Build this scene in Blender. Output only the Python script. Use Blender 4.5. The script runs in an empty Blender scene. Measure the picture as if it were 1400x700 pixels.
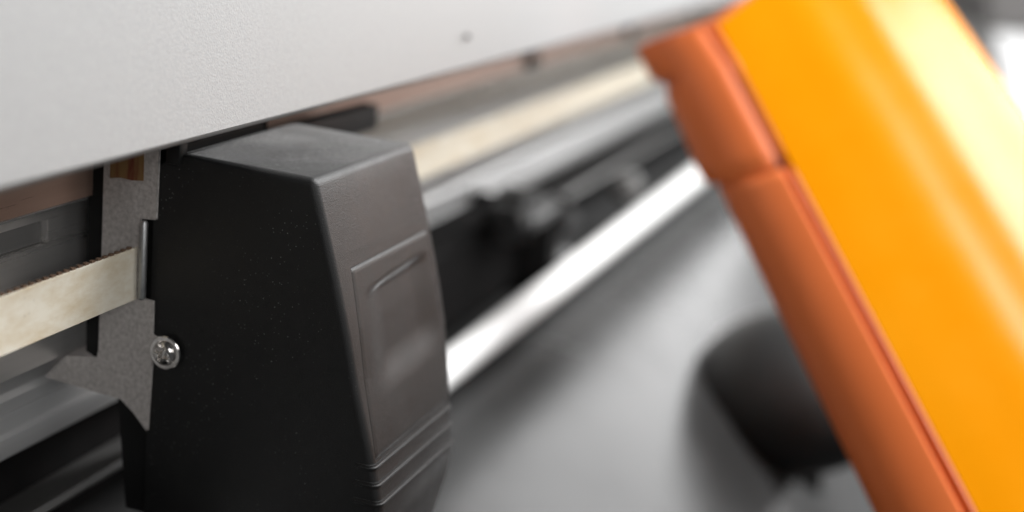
import bpy, bmesh, math, random
from mathutils import Vector, Matrix, noise

random.seed(7)
sc = bpy.context.scene
COL = sc.collection
V = Vector

# ---------------------------------------------------------------- camera
# X runs along the rail (away from us), Y into the machine, Z up.
cam_d = bpy.data.cameras.new("camera")
cam = bpy.data.objects.new("camera", cam_d)
COL.objects.link(cam)
CAM = V((-0.623165, -0.299323, 0.149506))
RIGHT = V((0.323002, -0.941841, 0.092762))
UP = V((0.209941, 0.166880, 0.963367))
FWD = V((0.922819, 0.291695, -0.251634))
m = Matrix((RIGHT, UP, -FWD)).transposed().to_4x4()
m.translation = CAM
cam.matrix_world = m
cam_d.sensor_width = 36
cam_d.lens = 36 * 2000 / 1400
cam_d.clip_start = 0.01
cam_d.clip_end = 200
cam_d.dof.use_dof = True
cam_d.dof.focus_distance = 0.705
cam_d.dof.aperture_fstop = 2.5
sc.camera = cam

# ---------------------------------------------------------------- world, lamps, exposure
w = bpy.data.worlds.new("World")
sc.world = w
w.use_nodes = True
bg = w.node_tree.nodes["Background"]
bg.inputs[0].default_value = (0.80, 0.82, 0.85, 1)
bg.inputs[1].default_value = 0.07


def area(name, loc, target, sx, sy, power, col=(1, 1, 1)):
    d = bpy.data.lights.new(name, 'AREA')
    d.shape = 'RECTANGLE'
    d.size, d.size_y, d.energy, d.color = sx, sy, power, col
    o = bpy.data.objects.new(name, d)
    COL.objects.link(o)
    o.location = loc
    o.rotation_euler = (V(target) - V(loc)).to_track_quat('-Z', 'Y').to_euler()
    return o


area("front_softbox", (0.2, -2.5, 1.0), (0.2, 0, 0.1), 1.8, 1.2, 16, (1, 0.99, 0.97))
area("side_softbox", (-1.5, -1.3, 0.75), (0.0, 0.05, -0.05), 1.0, 0.8, 11)
area("overhead_softbox", (1.3, -1.15, 1.9), (0.6, -0.1, 0), 1.0, 1.5, 105)
area("end_softbox", (3.6, -1.5, 1.25), (0.2, 0, -0.05), 3.2, 1.8, 115)

sc.view_settings.view_transform = 'Standard'
sc.view_settings.look = 'None'
sc.view_settings.exposure = 0.0
sc.view_settings.gamma = 1.0
sc.cycles.use_denoising = True
sc.cycles.max_bounces = 8


# ---------------------------------------------------------------- materials
def lin(r, g, b):
    f = lambda c: c / 12.92 if c <= 0.04045 else ((c + 0.055) / 1.055) ** 2.4
    return (f(r / 255), f(g / 255), f(b / 255), 1)


def mat(name, c1, c2=None, rough=0.5, metal=0.0, scale=30.0, stretch=(1, 1, 1), bump=0.0, bump_scale=600.0,
        bump_dist=0.0003, specks=None, rough_var=0.0, coat=0.0, spec=0.5, lo=0.35, hi=0.65, sheen=0.0):
    """Principled surface: colour mottled between c1 and c2, fine bump, optional bright specks of dust."""
    mt = bpy.data.materials.new(name)
    mt.use_nodes = True
    nt = mt.node_tree
    N, L = nt.nodes, nt.links
    p = N["Principled BSDF"]
    p.inputs["Metallic"].default_value = metal
    p.inputs["Roughness"].default_value = rough
    p.inputs["Specular IOR Level"].default_value = spec
    if sheen:
        p.inputs["Sheen Weight"].default_value = sheen
        p.inputs["Sheen Roughness"].default_value = 0.22
        tg = N.new("ShaderNodeTexCoord")                    # fine dust lies unevenly on the grain
        ng = N.new("ShaderNodeTexNoise")
        ng.inputs["Scale"].default_value = 950
        ng.inputs["Detail"].default_value = 2
        L.new(tg.outputs["Object"], ng.inputs["Vector"])
        nb = N.new("ShaderNodeTexNoise")
        nb.inputs["Scale"].default_value = 28
        nb.inputs["Detail"].default_value = 5
        L.new(tg.outputs["Object"], nb.inputs["Vector"])
        mg = N.new("ShaderNodeMapRange")
        mg.inputs[1].default_value, mg.inputs[2].default_value = 0.36, 0.64
        mg.inputs[3].default_value, mg.inputs[4].default_value = sheen * 0.45, sheen * 1.3
        L.new(ng.outputs["Fac"], mg.inputs[0])
        mb = N.new("ShaderNodeMapRange")
        mb.inputs[1].default_value, mb.inputs[2].default_value = 0.35, 0.65
        mb.inputs[3].default_value, mb.inputs[4].default_value = 0.75, 1.12
        L.new(nb.outputs["Fac"], mb.inputs[0])
        mm = N.new("ShaderNodeMath")
        mm.operation = 'MULTIPLY'
        L.new(mg.outputs[0], mm.inputs[0])
        L.new(mb.outputs[0], mm.inputs[1])
        L.new(mm.outputs[0], p.inputs["Sheen Weight"])
    if coat:
        p.inputs["Coat Weight"].default_value = coat
        p.inputs["Coat Roughness"].default_value = 0.12
    tc = N.new("ShaderNodeTexCoord")
    mp = N.new("ShaderNodeMapping")
    mp.inputs["Scale"].default_value = stretch
    L.new(tc.outputs["Object"], mp.inputs["Vector"])
    nz = N.new("ShaderNodeTexNoise")
    nz.inputs["Scale"].default_value = scale
    nz.inputs["Detail"].default_value = 8
    nz.inputs["Roughness"].default_value = 0.65
    L.new(mp.outputs[0], nz.inputs["Vector"])
    rp = N.new("ShaderNodeValToRGB")
    rp.color_ramp.elements[0].position = lo
    rp.color_ramp.elements[1].position = hi
    rp.color_ramp.elements[0].color = (*c1[:3], 1)
    rp.color_ramp.elements[1].color = (*(c2 or c1)[:3], 1)
    L.new(nz.outputs["Fac"], rp.inputs["Fac"])
    out = rp.outputs["Color"]
    if specks:
        sc_, thr, scol = specks
        vo = N.new("ShaderNodeTexVoronoi")
        vo.inputs["Scale"].default_value = sc_
        L.new(tc.outputs["Object"], vo.inputs["Vector"])
        # each cell has its own size of speck, most have none
        sp = N.new("ShaderNodeSeparateColor")
        L.new(vo.outputs["Color"], sp.inputs[0])
        mr = N.new("ShaderNodeMapRange")
        mr.inputs[1].default_value, mr.inputs[2].default_value = 0.55, 1.0
        mr.inputs[3].default_value, mr.inputs[4].default_value = 0.0, thr
        L.new(sp.outputs[0], mr.inputs[0])
        lt = N.new("ShaderNodeMath")
        lt.operation = 'LESS_THAN'
        L.new(vo.outputs["Distance"], lt.inputs[0])
        L.new(mr.outputs[0], lt.inputs[1])
        ml = N.new("ShaderNodeMath")
        ml.operation = 'MULTIPLY'
        L.new(lt.outputs[0], ml.inputs[0])
        L.new(sp.outputs[1], ml.inputs[1])
        cl = N.new("ShaderNodeTexNoise")          # dust gathers in drifts
        cl.inputs["Scale"].default_value = 22
        cl.inputs["Detail"].default_value = 4
        L.new(tc.outputs["Object"], cl.inputs["Vector"])
        cr = N.new("ShaderNodeMapRange")
        cr.inputs[1].default_value, cr.inputs[2].default_value = 0.46, 0.62
        cr.inputs[3].default_value, cr.inputs[4].default_value = 0.12, 1.0
        L.new(cl.outputs["Fac"], cr.inputs[0])
        m2 = N.new("ShaderNodeMath")
        m2.operation = 'MULTIPLY'
        L.new(ml.outputs[0], m2.inputs[0])
        L.new(cr.outputs[0], m2.inputs[1])
        ml = m2
        mx = N.new("ShaderNodeMix")
        mx.data_type = 'RGBA'
        L.new(ml.outputs[0], mx.inputs[0])
        L.new(out, mx.inputs[6])
        mx.inputs[7].default_value = (*scol[:3], 1)
        out = mx.outputs[2]
    L.new(out, p.inputs["Base Color"])
    if rough_var:
        mr = N.new("ShaderNodeMapRange")
        mr.inputs[1].default_value, mr.inputs[2].default_value = 0.3, 0.7
        mr.inputs[3].default_value = max(0.02, rough - rough_var)
        mr.inputs[4].default_value = rough + rough_var
        L.new(nz.outputs["Fac"], mr.inputs[0])
        L.new(mr.outputs[0], p.inputs["Roughness"])
    if bump:
        n2 = N.new("ShaderNodeTexNoise")
        n2.inputs["Scale"].default_value = bump_scale
        n2.inputs["Detail"].default_value = 3
        L.new(mp.outputs[0], n2.inputs["Vector"])
        b = N.new("ShaderNodeBump")
        b.inputs["Strength"].default_value = bump
        b.inputs["Distance"].default_value = bump_dist
        L.new(n2.outputs["Fac"], b.inputs["Height"])
        L.new(b.outputs[0], p.inputs["Normal"])
    return mt


M = {}
M['black'] = mat("black_grained_plastic", (0.0055, 0.0055, 0.0057), (0.0075, 0.0074, 0.0073), 0.46, sheen=1.0, spec=0.42, scale=40, bump=0.8,
                 bump_scale=1600, bump_dist=0.00028, specks=(620, 0.20, (0.17, 0.17, 0.165)), rough_var=0.06)
M['black_plain'] = mat("black_plastic", (0.006, 0.006, 0.006), (0.010, 0.010, 0.010), 0.5, spec=0.25, scale=25)
M['silver'] = mat("silver_painted_sheet", (0.250, 0.250, 0.250), (0.310, 0.309, 0.306), 0.5, metal=0.0, scale=520, bump=0.55,
                  bump_scale=900, bump_dist=0.0003, lo=0.3, hi=0.7)
M['beam'] = mat("brushed_aluminium", (0.66, 0.64, 0.62), (0.78, 0.76, 0.74), 0.28, metal=0.75, scale=60, stretch=(0.03, 1, 1),
                bump=0.25, bump_scale=500, bump_dist=0.0002, rough_var=0.08)
M['beam_dark'] = mat("anodised_dark_grey", (0.16, 0.158, 0.155), (0.21, 0.205, 0.20), 0.4, metal=0.3, scale=60, stretch=(0.03, 1, 1))
M['lip'] = mat("peach_reflection_tint", (0.56, 0.36, 0.28), (0.66, 0.46, 0.37), 0.32, metal=0.55, scale=60, stretch=(0.03, 1, 1), rough_var=0.08)  # amber cover's peach reflection put into the base colour
M['rail'] = mat("polished_guide_rail", (0.72, 0.72, 0.72), (0.82, 0.82, 0.82), 0.36, metal=0.65, scale=50, stretch=(0.02, 1, 1),
                rough_var=0.08)
M['bar'] = mat("white_enamel", (0.90, 0.90, 0.89), (0.93, 0.93, 0.92), 0.45, scale=12)
M['belt'] = mat("cream_belt", (0.70, 0.58, 0.40), (0.88, 0.82, 0.69), 0.5, scale=90, stretch=(0.5, 1, 1.2), bump=0.3,
                bump_scale=300, specks=(300, 0.2, (0.12, 0.09, 0.06)), lo=0.25, hi=0.6)
M['belt_back'] = mat("brown_belt_backing", (0.12, 0.07, 0.045), (0.22, 0.14, 0.09), 0.7, scale=200)
M['steel'] = mat("galvanised_steel", (0.38, 0.35, 0.33), (0.60, 0.565, 0.54), 0.5, metal=0.3, scale=420, bump=0.45,
                 bump_scale=800, bump_dist=0.0003, rough_var=0.12)
M['copper'] = mat("copper_brown_tape", (0.16, 0.035, 0.015), (0.25, 0.14, 0.05), 0.5, metal=0.2, scale=240, stretch=(1, 1, 0.12),
                  lo=0.3, hi=0.5)
M['pin'] = mat("zinc_pin", (0.30, 0.31, 0.31), (0.44, 0.44, 0.44), 0.38, metal=0.8, scale=120)
M['chrome'] = mat("bright_screw_steel", (0.66, 0.63, 0.60), (0.78, 0.75, 0.72), 0.14, metal=1.0, scale=300, rough_var=0.06)
M['apron'] = mat("grey_satin_sheet", (0.040, 0.040, 0.040), (0.050, 0.050, 0.050), 0.23, metal=0.0, spec=0.16, scale=6, rough_var=0.06)
M['platen'] = mat("dark_grey_platen", (0.022, 0.022, 0.022), (0.032, 0.032, 0.032), 0.75, spec=0.15, scale=20)
M['mid'] = mat("grey_moulded_plastic", (0.040, 0.040, 0.040), (0.058, 0.058, 0.058), 0.5, spec=0.3, scale=40)
M['yellow'] = mat("amber_gloss_plastic", (0.96, 0.325, 0.001), (0.98, 0.35, 0.002), 0.20, spec=0.21, scale=7, rough_var=0.05)
M['orange'] = mat("burnt_orange_plastic", (0.80, 0.175, 0.036), (0.85, 0.19, 0.042), 0.5, spec=0.35, scale=9)
M['orange_dark'] = mat("brown_gasket", (0.16, 0.035, 0.015), (0.19, 0.045, 0.02), 0.55, scale=30)
M['rubber'] = mat("black_rubber", (0.005, 0.005, 0.005), (0.009, 0.008, 0.008), 0.9, spec=0.1, scale=30)
M['white'] = mat("white_painted_steel", (0.80, 0.80, 0.80), (0.84, 0.84, 0.84), 0.45, scale=5)
M['grey'] = mat("light_blocker_grey", (0.22, 0.21, 0.205), (0.26, 0.25, 0.245), 0.5, scale=8)


# ---------------------------------------------------------------- helpers
def obj(name, bm, material, parent=None, smooth=True, angle=35):
    me = bpy.data.meshes.new(name)
    bmesh.ops.recalc_face_normals(bm, faces=bm.faces)
    bm.to_mesh(me)
    bm.free()
    me.materials.append(material)
    o = bpy.data.objects.new(name, me)
    COL.objects.link(o)
    if smooth:
        for p in me.polygons:
            p.use_smooth = True
        me.set_sharp_from_angle(angle=math.radians(angle))
    if parent:
        o.parent = parent
    return o


def thing(name, label, cat, group=None):
    o = bpy.data.objects.new(name, None)
    o.empty_display_size = 0.02
    COL.objects.link(o)
    o['label'], o['category'] = label, cat
    if group:
        o['group'] = group
    return o


def prism_x(bm, prof, x0, x1, nx=1):
    """closed YZ outline extruded along X, capped"""
    rings = []
    for i in range(nx + 1):
        x = x0 + (x1 - x0) * i / nx
        rings.append([bm.verts.new((x, y, z)) for y, z in prof])
    n = len(prof)
    for i in range(nx):
        for k in range(n):
            bm.faces.new((rings[i][k], rings[i][(k + 1) % n], rings[i + 1][(k + 1) % n], rings[i + 1][k]))
    bm.faces.new(rings[0])
    bm.faces.new(rings[-1][::-1])
    return rings


def box(bm, lo, hi, bev=0.0, seg=2):
    r = bmesh.ops.create_cube(bm, size=1)
    for v in r['verts']:
        v.co = V([lo[i] + (v.co[i] + 0.5) * (hi[i] - lo[i]) for i in range(3)])
    if bev:
        es = {e for v in r['verts'] for e in v.link_edges}
        bmesh.ops.bevel(bm, geom=list(es), offset=bev, segments=seg, affect='EDGES', profile=0.5)


def bevel_sharp(bm, off, seg=3, deg=25, keep=None):
    bm.normal_update()
    es = [e for e in bm.edges if len(e.link_faces) == 2 and e.calc_face_angle(0) > math.radians(deg)
          and (keep is None or keep(e))]
    bmesh.ops.bevel(bm, geom=es, offset=off, segments=seg, affect='EDGES', profile=0.5, clamp_overlap=False)


def lathe(bm, prof, origin, axis, n=32, close=True):
    """prof: list of (radius, along) spun about axis through origin"""
    ax = V(axis).normalized()
    u = ax.orthogonal().normalized()
    v = ax.cross(u)
    o = V(origin)
    rings = []
    for r, h in prof:
        if r < 1e-7:
            rings.append([bm.verts.new(o + ax * h)])
        else:
            rings.append([bm.verts.new(o + ax * h + (u * math.cos(2 * math.pi * k / n) + v * math.sin(2 * math.pi * k / n)) * r)
                          for k in range(n)])
    for a, b in zip(rings[:-1], rings[1:]):
        for k in range(n):
            k2 = (k + 1) % n
            if len(a) == 1 and len(b) == 1:
                continue
            if len(a) == 1:
                bm.faces.new((a[0], b[k], b[k2]))
            elif len(b) == 1:
                bm.faces.new((a[k], b[0], a[k2]))
            else:
                bm.faces.new((a[k], a[k2], b[k2], b[k]))
    if close:
        for rg in (rings[0], rings[-1]):
            if len(rg) > 2:
                bm.faces.new(rg)


def interp(x, xs, ys):
    if x <= xs[0]:
        return ys[0]
    for a, b, c, d in zip(xs, xs[1:], ys, ys[1:]):
        if x <= b:
            return c + (d - c) * (x - a) / (b - a)
    return ys[-1]


def boolean_cut(o, cutter_bm):
    me = bpy.data.meshes.new("cut")
    bmesh.ops.recalc_face_normals(cutter_bm, faces=cutter_bm.faces)
    cutter_bm.to_mesh(me)
    cutter_bm.free()
    c = bpy.data.objects.new("cut", me)
    COL.objects.link(c)
    md = o.modifiers.new("b", 'BOOLEAN')
    md.object, md.operation, md.solver = c, 'DIFFERENCE', 'EXACT'
    bpy.context.view_layer.update()
    new = bpy.data.meshes.new_from_object(o.evaluated_get(bpy.context.evaluated_depsgraph_get()))
    o.modifiers.remove(md)
    old = o.data
    o.data = new
    new.name = old.name
    bpy.data.meshes.remove(old)
    bpy.data.objects.remove(c)
    bpy.data.meshes.remove(me)


# ================================================================ the machine body
printer = thing("wide_format_printer", "silver wide format printer body with its long aluminium beam and white front bar", "printer")

X0, X1 = -0.9, 3.0
# hinged top cover: a rounded lower lip and a panel that rises and leans back
bm = bmesh.new()
lip = []
cy, cz, r = 0.0500, 0.0210, 0.0055
for k in range(9):
    a = math.radians(200 + 150 * k / 8)
    lip.append((cy + r * math.cos(a), cz + r * math.sin(a)))
prof = [(0.150, 0.420), (0.105, 0.25)] + lip + [(0.062, 0.035), (0.115, 0.25), (0.160, 0.418)]
prism_x(bm, prof, X0, X1, 40)
cover = obj("top_cover", bm, M['silver'], printer)
# a small latch hole plug on the cover
bm = bmesh.new()
lathe(bm, [(0.0, 0.0003), (0.0014, 0.0003), (0.0019, 0.0), (0.0019, -0.003)], (0.327, 0.0463, 0.0395), (0, -1, 0.22), 20)
obj("cover_plug", bm, M['grey'], printer)

# beam: lip, groove and main face (closed outline)
bm = bmesh.new()
prof = [(0.30, 0.02), (0.128, 0.02), (0.128, -0.0300), (0.1295, -0.0315), (0.138, -0.0330), (0.140, -0.0345), (0.140, -0.0400),
        (0.1465, -0.0400), (0.1465, -0.0530), (0.140, -0.0530), (0.140, -0.0920), (0.1415, -0.0930), (0.1415, -0.0945),
        (0.140, -0.0955), (0.140, -0.1000), (0.1415, -0.1010), (0.1415, -0.1022), (0.140, -0.1032), (0.140, -0.117), (0.150, -0.1185), (0.30, -0.1185)]
prism_x(bm, prof, X0, X1, 1)
obj("rail_beam", bm, M['beam'], printer, angle=20)
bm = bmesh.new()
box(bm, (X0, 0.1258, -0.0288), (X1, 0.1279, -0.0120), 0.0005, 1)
obj("lip_reflection_strip", bm, M['lip'], printer)  # strip added to carry the amber cover's painted reflection along the lip
# the groove is filled from here on by cover strips
for xa, xb in ((-0.0140, 0.70), (0.706, 1.6), (1.606, 3.0)):
    bm = bmesh.new()
    box(bm, (xa, 0.1395, -0.0528), (xb, 0.146, -0.0402), 0.0004, 1)
    obj("groove_strip", bm, M['beam'], printer)
bm = bmesh.new()
box(bm, (X0, 0.1435, -0.0527), (-0.0142, 0.1462, -0.0403), 0.0003, 1)
obj("groove_liner", bm, M['beam_dark'], printer)
# dark plugs along the lip of the beam
for x, z in ((0.72, -0.0215), (1.10, -0.0190), (1.48, -0.0190), (1.86, -0.019)):
    bm = bmesh.new()
    box(bm, (x - 0.016, 0.1215, z - 0.006), (x + 0.016, 0.1285, z + 0.006), 0.0015, 2)
    obj("beam_plug", bm, M['rubber'], printer)

# guide rail below the beam: rounded nose, two channels
bm = bmesh.new()
prof = [(0.30, -0.1187), (0.168, -0.1187), (0.168, -0.1305), (0.1540, -0.1320), (0.1515, -0.1350), (0.1515, -0.1415), (0.1530, -0.1430), (0.1540, -0.1440),
        (0.1540, -0.1530), (0.1535, -0.1545), (0.1515, -0.1560), (0.1515, -0.1640), (0.1530, -0.1680), (0.1600, -0.1700), (0.30, -0.1700)]
prism_x(bm, prof, X0, X1, 1)
obj("guide_rail", bm, M['rail'], printer, angle=25)
# dark rear wall of the print slot with a thin ledge
bm = bmesh.new()
prof = [(0.30, -0.1702), (0.175, -0.1702), (0.175, -0.250), (0.30, -0.250)]
prism_x(bm, prof, X0, X1, 1)
obj("slot_wall", bm, M['rubber'], printer)
bm = bmesh.new()
prof = [(0.174, -0.208), (0.130, -0.1890), (0.128, -0.192), (0.130, -0.195), (0.174, -0.214)]
prism_x(bm, prof, X0, X1, 1)
obj("slot_ledge", bm, M['beam_dark'], printer)

# platen below and behind the white bar
bm = bmesh.new()
prof = [(0.30, -0.2505), (0.068, -0.232), (0.060, -0.240), (0.30, -0.262)]
prism_x(bm, prof, X0, X1, 1)
obj("platen", bm, M['platen'], printer)
# white bar along the front of the platen
bm = bmesh.new()
prof = [(0.055 + 0.0134 * math.cos(2 * math.pi * k / 28), -0.2155 + 0.0134 * math.sin(2 * math.pi * k / 28)) for k in range(28)]
prism_x(bm, prof, X0, X1, 1)
obj("front_bar", bm, M['bar'], printer)
# curved satin apron that falls away to the operator
ctrl = [(0.075, -0.236), (0.050, -0.240), (0.020, -0.246), (-0.020, -0.258), (-0.070, -0.279), (-0.120, -0.308), (-0.170, -0.348),
        (-0.215, -0.400), (-0.250, -0.470), (-0.270, -0.560), (-0.280, -0.75)]
bm = bmesh.new()
prof = ctrl + [(y + 0.006, z - 0.004) for y, z in ctrl[::-1]]
prism_x(bm, prof, X0, X1, 1)
obj("apron", bm, M['apron'], printer, angle=40)

# ================================================================ print carriage
car = thing("print_carriage", "black grained print head carriage with screwed steel bracket under the silver cover", "print carriage")
ZS = [-0.2000, -0.1621, -0.1435, -0.1216, -0.1000, -0.0747, -0.0430, -0.0189, 0.0]
YS = [-0.0500, -0.0468, -0.0422, -0.0359, -0.0292, -0.0228, -0.0136, -0.0060, 0.0]
LZ = [-0.200, -0.180, -0.165, -0.150, -0.1368, -0.1207, -0.098, -0.069, -0.040, 0.0]
LX = [0.050, 0.088, 0.098, 0.102, 0.105, 0.1130, 0.1205, 0.1214, 0.1215, 0.1215]
fy = lambda z: interp(z, ZS, YS)
lx = lambda z: interp(z, LZ, LX)
bm = bmesh.new()
nz = 16
zs = [-0.2 + 0.2 * k / nz for k in range(nz + 1)]
prof = [(fy(z), z) for z in zs] + [(0.0700, 0.0015), (0.0765, 0.0), (0.0875, -0.0080), (0.0875, -0.2)]
prism_x(bm, prof, 0.0, 0.1215, 1)
for v in bm.verts:
    if v.co.x > 0.06:
        v.co.x = lx(v.co.z)
bmesh.ops.recalc_face_normals(bm, faces=bm.faces)
front = lambda e: max(v.co.y for v in e.verts) < 0.0705 and max(v.co.z for v in e.verts) > -0.199
bevel_sharp(bm, 0.0042, 5, 30, lambda e: front(e) and min(v.co.x for v in e.verts) < 0.01)
bevel_sharp(bm, 0.0009, 2, 30, lambda e: front(e) and min(v.co.x for v in e.verts) > 0.06)
housing = obj("housing", bm, M['black'], car, angle=50)

# recess behind the service panel
PX0 = lambda z: 0.0170 + 0.0108 * (z + 0.0466) / 0.077     # left border, leans a little
PX1 = lambda z: lx(z) - 0.0045
zt, zb = -0.0455, -0.1375
cb = bmesh.new()
rows = []
for k in range(9):
    z = zt + (zb - zt) * k / 8
    rows.append([cb.verts.new((x, fy(z) + dy, z)) for x, dy in ((PX0(z), -0.01), (PX1(z), -0.01), (PX1(z), 0.009), (PX0(z), 0.009))])
for a, b in zip(rows, rows[1:]):
    for k in range(4):
        cb.faces.new((a[k], a[(k + 1) % 4], b[(k + 1) % 4], b[k]))
cb.faces.new(rows[0])
cb.faces.new(rows[-1][::-1])
boolean_cut(housing, cb)
for p in housing.data.polygons:
    p.use_smooth = True
housing.data.set_sharp_from_angle(angle=math.radians(40))


def sstep(a, b, x):
    t = max(0, min(1, (x - a) / (b - a)))
    return t * t * (3 - 2 * t)


# the panel itself: fits the recess, stands a hair proud, with a finger scoop
bm = bmesh.new()
nu, nv = 60, 60
g = []
for j in range(nv + 1):
    z = zt - 0.00035 + (zb - zt + 0.0007) * j / nv
    row = []
    for i in range(nu + 1):
        s = i / nu
        x = PX0(z) + 0.0005 + (PX1(z) - PX0(z) - 0.0010) * s
        # rounded border of the panel
        ex = min(x - PX0(z), PX1(z) - x, (zt - z) * 1.0, (z - zb) * 1.0)
        proud = 0.0004 - 0.0010 * (1 - sstep(0.0, 0.0010, ex))
        # scoop: deep below its upper lip, running out towards its foot
        sx = sstep(0.07, 0.36, s) * (1 - sstep(0.72, 1.0, s))
        ztop = -0.0585 + 0.004 * s
        zbot = -0.1140 + 0.003 * s
        d = sstep(0.0, 0.0060, ztop - z) * sstep(0.0, 0.0200, z - zbot)
        row.append(bm.verts.new((x, fy(z) - proud + 0.0032 * sx * d, z)))
    g.append(row)
for j in range(nv):
    for i in range(nu):
        bm.faces.new((g[j][i], g[j][i + 1], g[j + 1][i + 1], g[j + 1][i]))
be = [e for e in bm.edges if len(e.link_faces) == 1]
ext = bmesh.ops.extrude_edge_only(bm, edges=be)
for v in ext['geom']:
    if isinstance(v, bmesh.types.BMVert):
        v.co.y += 0.004
obj("service_panel", bm, M['black'], car, angle=60)

# three fins that wrap the front foot of the carriage
for zf in (-0.1405, -0.1495, -0.1590):
    bm = bmesh.new()
    rr = 0.0045
    xa, xb = -0.0016, lx(zf) + 0.0016
    yf = fy(zf) - 0.0016
    path = [V((xa, -0.031, 0))]
    for k in range(6):
        a = math.radians(180 + 90 * k / 5)
        path.append(V((xa + rr + rr * math.cos(a), yf + rr + rr * math.sin(a), 0)))
    for k in range(6):
        a = math.radians(270 + 90 * k / 5)
        path.append(V((xb - rr + rr * math.cos(a), yf + rr + rr * math.sin(a), 0)))
    path.append(V((xb, 0.02, 0)))
    inner = [V((min(max(p.x, 0.004), xb - 0.006), max(p.y, yf + 0.007), 0)) for p in path]
    top = [bm.verts.new((p.x, p.y, zf + 0.0016)) for p in path]
    mid = [bm.verts.new((p.x, p.y, zf - 0.0016)) for p in path]
    it = [bm.verts.new((p.x, p.y, zf + 0.0016)) for p in inner]
    ib = [bm.verts.new((p.x, p.y, zf - 0.0016)) for p in inner]
    for k in range(len(path) - 1):
        bm.faces.new((top[k], top[k + 1], mid[k + 1], mid[k]))
        bm.faces.new((top[k], it[k], it[k + 1], top[k + 1]))
        bm.faces.new((mid[k], mid[k + 1], ib[k + 1], ib[k]))
    bm.faces.new((top[0], mid[0], ib[0], it[0]))
    bm.faces.new((top[-1], it[-1], ib[-1], mid[-1]))
    bmesh.ops.remove_doubles(bm, verts=bm.verts, dist=1e-5)
    es = [e for e in bm.edges if len(e.link_faces) == 2 and e.calc_face_angle(0) > 1.0]
    bmesh.ops.bevel(bm, geom=es, offset=0.0011, segments=3, affect='EDGES')
    obj("fin", bm, M['black'], car, angle=50)

# black rear frame of the carriage (seen as the black strips beside the bracket) with its sensor block
bm = bmesh.new()
prof = [(0.080, 0.004), (0.1255, 0.000), (0.1275, -0.004), (0.1265, -0.112), (0.108, -0.1215), (0.100, -0.195), (0.080, -0.195)]
prism_x(bm, prof, 0.0040, 0.100, 1)
bevel_sharp(bm, 0.0012, 2, 30)
obj("rear_frame", bm, M['black_plain'], car)
bm = bmesh.new()
box(bm, (0.1005, 0.094, -0.0275), (0.290, 0.108, -0.010), 0.002, 2)
obj("sensor_block", bm, M['black_plain'], car)
bm = bmesh.new()
box(bm, (-0.003, 0.0720, -0.004), (0.005, 0.0800, 0.008), 0.001, 2)
obj("corner_post", bm, M['black_plain'], car)

# steel bracket: one flat plate with a notch for the belt clamp and a hooked foot
pl = [(0.1150, 0.012), (0.0843, 0.012), (0.0846, -0.0020), (0.0850, -0.0334), (0.0940, -0.0342), (0.0930, -0.0762), (0.0852, -0.0767), (0.0850, -0.0945),
      (0.0815, -0.0960), (0.0810, -0.1060), (0.0847, -0.1075), (0.0862, -0.1465), (0.0940, -0.1385), (0.1020, -0.1324), (0.1250, -0.1312), (0.1482, -0.1296), (0.1358, -0.1157),
      (0.1167, -0.1131), (0.1158, -0.1080), (0.1152, -0.0499)]
bm = bmesh.new()
prism_x(bm, pl, -0.0022, -0.0004, 1)
bevel_sharp(bm, 0.0003, 1, 30)
br = obj("mounting_bracket", bm, M['steel'], car, smooth=False)
bm = bmesh.new()
pts = [(0.1120, 0.009), (0.0925, 0.009), (0.0922, -0.0148), (0.0990, -0.0156), (0.1050, -0.0152), (0.1116, -0.0163)]
prism_x(bm, pts, -0.00245, -0.0021, 1)
obj("copper_tape", bm, M['copper'], br, smooth=False)
bm = bmesh.new()
prof = [(0.0, -0.0760), (0.0012, -0.0758), (0.0020, -0.0748), (0.0020, -0.0358), (0.0014, -0.0347), (0, -0.0345)]
lathe(bm, [(r_, h) for r_, h in prof], (-0.0042, 0.0900, 0), (0, 0, 1), 20, False)
obj("clamp_pin", bm, M['pin'], br)

# pan head cross screw with washer flange, head towards -X
scr_c = V((-0.0024, 0.0762, -0.1018))
bm = bmesh.new()
lathe(bm, [(0, 0), (0.0084, 0.0), (0.0088, 0.0004), (0.0088, 0.0009), (0.0083, 0.0013), (0, 0.0013)], scr_c, (-1, 0, 0), 40, False)
washer = obj("washer", bm, M['chrome'], car)
bm = bmesh.new()
R_, nr, na = 0.0066, 26, 120
ct, st = math.cos(0.45), math.sin(0.45)
rings = []
for i in range(nr + 1):
    rr = R_ * i / nr
    ring = []
    for k in range(na):
        a = 2 * math.pi * k / na
        u_, v_ = rr * math.cos(a), rr * math.sin(a)
        h = 0.0034 * max(0.0, 1 - (rr / R_) ** 3.2) ** 0.6
        uu, vv = u_ * ct + v_ * st, -u_ * st + v_ * ct
        wr = 0.00088 * (1 - 0.25 * rr / 0.0042)
        arm = max((1 - sstep(wr * 0.6, wr * 1.3, abs(uu))) * (1 - sstep(0.0030, 0.0044, abs(vv))),
                  (1 - sstep(wr * 0.6, wr * 1.3, abs(vv))) * (1 - sstep(0.0030, 0.0044, abs(uu))),
                  1 - sstep(0.0012, 0.0018, rr))
        h -= 0.0022 * arm
        ring.append(bm.verts.new(scr_c + V((-0.0013 - h, u_, v_))))
        if i == 0:
            break
    rings.append(ring)
for a, b in zip(rings, rings[1:]):
    for k in range(na):
        if len(a) == 1:
            bm.faces.new((a[0], b[k], b[(k + 1) % na]))
        else:
            bm.faces.new((a[k], a[(k + 1) % na], b[(k + 1) % na], b[k]))
obj("screw", bm, M['chrome'], car, angle=60)

# ================================================================ toothed belt
belt = thing("drive_belt", "cream toothed drive belt clamped in the steel bracket of the black carriage", "belt")
BY, BZ0, BZ1 = 0.0940, -0.0768, -0.0492


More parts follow.
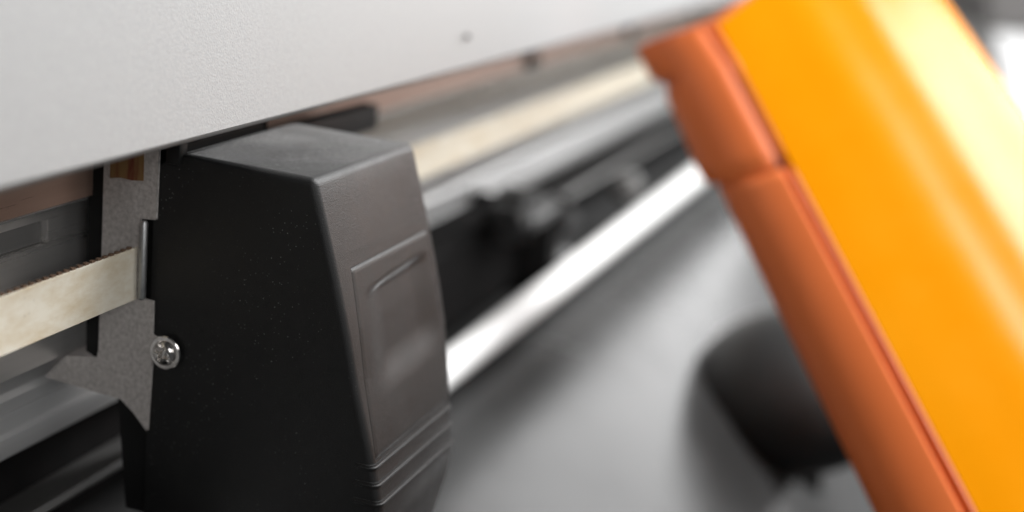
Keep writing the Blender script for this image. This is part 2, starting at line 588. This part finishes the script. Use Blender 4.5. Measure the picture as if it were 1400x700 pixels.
def belt_run(x0, x1, y0=BY):
    n = max(2, int((x1 - x0) / 0.004))
    bm = bmesh.new()
    rings = []
    for i in range(n + 1):
        x = x0 + (x1 - x0) * i / n
        wob = 0.00018 * noise.noise(V((x * 25, 0, 3)))
        rings.append([bm.verts.new((x, y0 + dy + wob, z + wob)) for dy, z in
                      ((0, BZ0 + 0.0003), (0, BZ1 - 0.0003), (0.0003, BZ1), (0.0013, BZ1), (0.0013, BZ0), (0.0003, BZ0))])
    for a, b in zip(rings, rings[1:]):
        for k in range(6):
            bm.faces.new((a[k], a[(k + 1) % 6], b[(k + 1) % 6], b[k]))
    bm.faces.new(rings[0])
    bm.faces.new(rings[-1][::-1])
    return obj("belt_strip", bm, M['belt'], belt)


belt_run(-0.62, -0.0030)
belt_run(0.1000, 2.2)
# teeth on the back of the belt, their tops just above its edge
tb = None
bm = bmesh.new()
prof = [(0.0013, 0), (0.0016, 0), (0.0033, 0), (0.0033, 0)]
me_t = None
k = 0
x = -0.30
while x < -0.004:
    hz = BZ1 + 0.0011
    if me_t is None:
        tbm = bmesh.new()
        p4 = [(-0.0018, 0.0), (-0.0011, 0.0019), (0.0011, 0.0019), (0.0018, 0.0)]
        lo_ = [tbm.verts.new((a, 0.0014 + b - 0.0002, BZ0)) for a, b in p4]
        hi_ = [tbm.verts.new((a * 0.8, 0.0014 + b - 0.0008, hz)) for a, b in p4]
        for q in range(4):
            tbm.faces.new((lo_[q], lo_[(q + 1) % 4], hi_[(q + 1) % 4], hi_[q]))
        tbm.faces.new(lo_)
        tbm.faces.new(hi_[::-1])
        o = obj("belt_tooth", tbm, M['belt_back'], belt, smooth=False)
        me_t = o.data
    else:
        o = bpy.data.objects.new("belt_tooth", me_t)
        COL.objects.link(o)
        o.parent = belt
    o.location = (x, BY, 0)
    x += 0.0052

# ================================================================ pinch roller unit under the rail
def pinch_unit(px, label):
    t = thing("pinch_roller", label, "pinch roller")
    bm = bmesh.new()                                        # ribbed knob, axis towards the operator
    n = 60
    prof_r = lambda a: 0.0125 + 0.0042 * max(0, math.cos(6 * a)) ** 0.8
    for h0, h1 in ((0.066, 0.090),):
        lo_ = [bm.verts.new((px + prof_r(2 * math.pi * k / n) * math.cos(2 * math.pi * k / n) * 1.5, h0, -0.129 + prof_r(2 * math.pi * k / n) * math.sin(2 * math.pi * k / n))) for k in range(n)]
        hi_ = [bm.verts.new((v.co.x, h1, v.co.z)) for v in lo_]
        for k in range(n):
            bm.faces.new((lo_[k], lo_[(k + 1) % n], hi_[(k + 1) % n], hi_[k]))
        bm.faces.new(lo_)
        bm.faces.new(hi_[::-1])
    bevel_sharp(bm, 0.002, 2, 50)
    obj("knob", bm, M['mid'], t)
    bm = bmesh.new()                                        # arm
    prof = [(0.070, -0.146), (0.090, -0.140), (0.112, -0.146), (0.112, -0.162), (0.090, -0.168), (0.070, -0.160)]
    prism_x(bm, prof, px + 0.02, px + 0.125, 1)
    bevel_sharp(bm, 0.004, 3, 20)
    obj("arm", bm, M['mid'], t)
    bm = bmesh.new()                                        # side plate down to the platen
    prof = [(0.076, -0.163), (0.118, -0.163), (0.118, -0.228), (0.082, -0.230), (0.074, -0.220)]
    prism_x(bm, prof, px + 0.105, px + 0.13, 1)
    bevel_sharp(bm, 0.004, 3, 20)
    obj("side_plate", bm, M['platen'], t)
    bm = bmesh.new()
    lathe(bm, [(0, -0.012), (0.008, -0.012), (0.012, -0.008), (0.012, 0.012), (0, 0.014)], (px + 0.15, 0.076, -0.172), (-0.3, -1, 0.15), 20, False)
    obj("spring_cap", bm, M['mid'], t)
    bm = bmesh.new()                                        # roller resting on the platen
    lathe(bm, [(0, 0), (0.013, 0), (0.016, 0.003), (0.016, 0.047), (0.013, 0.05), (0, 0.05)], (px + 0.125, 0.080, -0.217), (1, 0, 0), 24, False)
    obj("roller", bm, M['mid'], t)
    bm = bmesh.new()                                        # black spring housing in front of the slot
    prof = [(0.100, -0.150), (0.150, -0.150), (0.150, -0.230), (0.100, -0.230)]
    prism_x(bm, prof, px - 0.16, px + 0.10, 1)
    bevel_sharp(bm, 0.006, 3, 20)
    obj("spring_housing", bm, M['rubber'], t)
    return t


pinch_unit(0.565, "nearer black pinch roller unit with a ribbed grey knob, just beyond the black carriage")
bm = bmesh.new()
lathe(bm, [(0, -0.012), (0.012, -0.012), (0.016, -0.008), (0.016, 0.012), (0.010, 0.018), (0, 0.019)], (0.96, 0.075, -0.180), (-0.5, -0.8, 0.3), 24, False)
obj("roller_cap", bm, M['beam_dark'], printer)
# unseen plate added at the far end to keep softbox light out of the slot
bm = bmesh.new()
box(bm, (3.001, 0.09, -0.30), (3.05, 0.42, 0.40), 0.004, 2)
obj("end_light_blocker", bm, M['grey'], printer)

# ================================================================ amber cover at the right
LV = V((0.65266, 0.54238, 0.52902))
UV = V((0.50288, -0.83237, 0.23297))
NV = V((-0.5667, -0.11398, 0.81601))
OV = V((0.50777, -0.03942, 0.02813))
lid = thing("amber_cover", "glossy amber cover with a burnt orange side rail leaning out of the machine", "cover")


def along(bm, sect, stations, close_ends=True):
    """closed outline in (u, n) swept along the cover's length; stations: (l, du, dn)"""
    rings = []
    for l, du, dn, k_, *nt in stations:
        nick = lambda u: nt[0] if nt and u < 0.0125 else 0.0      # a nick in the outer edge only
        rings.append([bm.verts.new(OV + LV * (l - 0.88 * min(0.0, n_) * (u < 0.06) + 0.44 * max(0.0, u - 0.058) + 0.08 * u) + UV * (u * k_ + du + nick(u)) + NV * (n_ * k_ + dn)) for u, n_ in sect])
    n = len(sect)
    for a, b in zip(rings, rings[1:]):
        for k in range(n):
            bm.faces.new((a[k], a[(k + 1) % n], b[(k + 1) % n], b[k]))
    if close_ends:
        bm.faces.new(rings[0])
        bm.faces.new(rings[-1][::-1])


# amber shell: nearly flat, gently crowned, rolling over at the right
outer = []
for k in range(41):
    t_ = k / 40
    u = 0.0585 + 0.2120 * t_
    n_ = 0.004 + 0.010 * math.sin(math.pi * t_) - 0.070 * max(0, (t_ - 0.86) / 0.14) ** 2.0 + 0.00055 * math.sin(t_ * 24 + 0.4) * min(1, t_ * 2)
    outer.append((u, n_))
inner = [(u - 0.001, n_ - 0.004) for u, n_ in outer[::-1]]
bm = bmesh.new()
along(bm, outer + inner, [(0.004 - 0.68 * k / 8, 0, 0, 1) for k in range(9)])
obj("front_shell", bm, M['yellow'], lid, angle=30)

# burnt orange side rail in two lengths with a rib between them
def rail_sect(s, k=1.0, kn=1.0):
    pts = [(0.0580, 0.0040), (0.0555, 0.0046), (0.0530, 0.0035), (0.0515, 0.0), (0.0495, 0.0), (0.0480, 0.0025), (0.0450, 0.0040), (0.036, 0.0020), (0.024, -0.0040), (0.014, -0.0120), (0.007, -0.0230), (0.002, -0.038), (s + 0.001, -0.055), (s + 0.008, -0.070), (s + 0.032, -0.125), (0.045, -0.130), (0.058, -0.125)]
    return [(0.058 - (0.058 - u) * k, n_ * kn if n_ < 0 else n_) for u, n_ in pts]


bm = bmesh.new()
along(bm, rail_sect(-0.002, 0.88, 0.70), [(0.004, -0.003, 0, 1), (-0.028, -0.001, 0, 1, -0.001), (-0.034, 0, 0, 1, 0.002), (-0.040, 0.001, 0, 0.99, 0.009), (-0.048, 0.001, 0, 0.99, 0.004),
      (-0.056, 0.0015, -0.001, 0.985, 0.002), (-0.132, 0.0015, -0.001, 0.985), (-0.143, 0.002, -0.002, 0.975), (-0.150, 0.006, -0.006, .92)])
obj("side_rail", bm, M['orange'], lid, angle=45)
bm = bmesh.new()
along(bm, rail_sect(-0.002, 0.75, 0.62), [(-0.1475, 0.008, -0.010, 0.86), (-0.152, 0.005, -0.004, 0.93), (-0.156, 0.002, -0.001, 0.975), (-0.165, 0.001, -0.0005, 0.985), (-0.68, 0.001, -0.0005, 0.985)])
obj("side_rail", bm, M['orange'], lid, angle=45)
# seam gasket between rail and shell
bm = bmesh.new()
along(bm, [(0.0495, 0.0008), (0.0515, 0.0008), (0.0515, -0.006), (0.0495, -0.006)], [(0.0, 0, 0, 1), (-0.68, 0, 0, 1)])
obj("seam_gasket", bm, M['orange_dark'], lid)
# rim closing the upper end
bm = bmesh.new()
along(bm, [(0.006, -0.040), (0.013, -0.018), (0.030, -0.003), (0.058, 0.0045), (0.15, 0.0095), (0.24, 0.0085), (0.24, 0.003), (0.15, 0.004), (0.06, -0.003), (0.035, -0.010), (0.02, -0.022), (0.012, -0.042)],
      [(0.011, 0, 0, 1), (0.0045, 0, 0, 1.0)])
obj("end_rim", bm, M['orange'], lid)

# ================================================================ things beyond the cover
M['knob'] = mat("soft_black_rubber", (0.012, 0.012, 0.012), (0.02, 0.019, 0.019), 0.5, scale=30, sheen=0.9)
hub = thing("clamping_knob", "round black rubber knob low behind the burnt orange rail, above the grey apron", "knob")
KC = V((0.7200, -0.1700, -0.2960))
bm = bmesh.new()
lathe(bm, [(0.104 * math.sin(math.pi * k / 18) if 0 < k < 18 else 0, 0.066 * math.cos(math.pi * k / 18)) for k in range(19)],
      KC, (-0.35, 0.15, 1), 48, False)
obj("grip", bm, M['knob'], hub, angle=80)
bm = bmesh.new()
lathe(bm, [(0, -0.03), (0.024, -0.03), (0.026, -0.06), (0.026, -0.20), (0, -0.20)], KC, (0.1, 0.12, 1), 32, False)
obj("stem", bm, M['rubber'], hub)

cab = thing("storage_cabinet", "white cabinet with sloping front and dark grey top band, far behind the amber cover", "cabinet")
bm = bmesh.new()
pr = [(-0.30, -0.9), (-0.30, -0.22), (0.0, 0.0), (0.45, 0.0), (0.45, -0.9)]
rings = [[bm.verts.new((x, y, z)) for x, z in pr] for y in (-0.75, 0.75)]
for k in range(5):
    bm.faces.new((rings[0][k], rings[0][(k + 1) % 5], rings[1][(k + 1) % 5], rings[1][k]))
bm.faces.new(rings[0])
bm.faces.new(rings[1][::-1])
bevel_sharp(bm, 0.008, 2, 20)
obj("body", bm, M['white'], cab)
bm = bmesh.new()
box(bm, (-0.012, -0.77, 0.002), (0.47, 0.77, 0.20), 0.01, 2)
obj("top_band", bm, M['grey'], cab)
cab.location = (2.6, -0.98, -0.052)
cab.rotation_euler = (0, 0, math.radians(20))
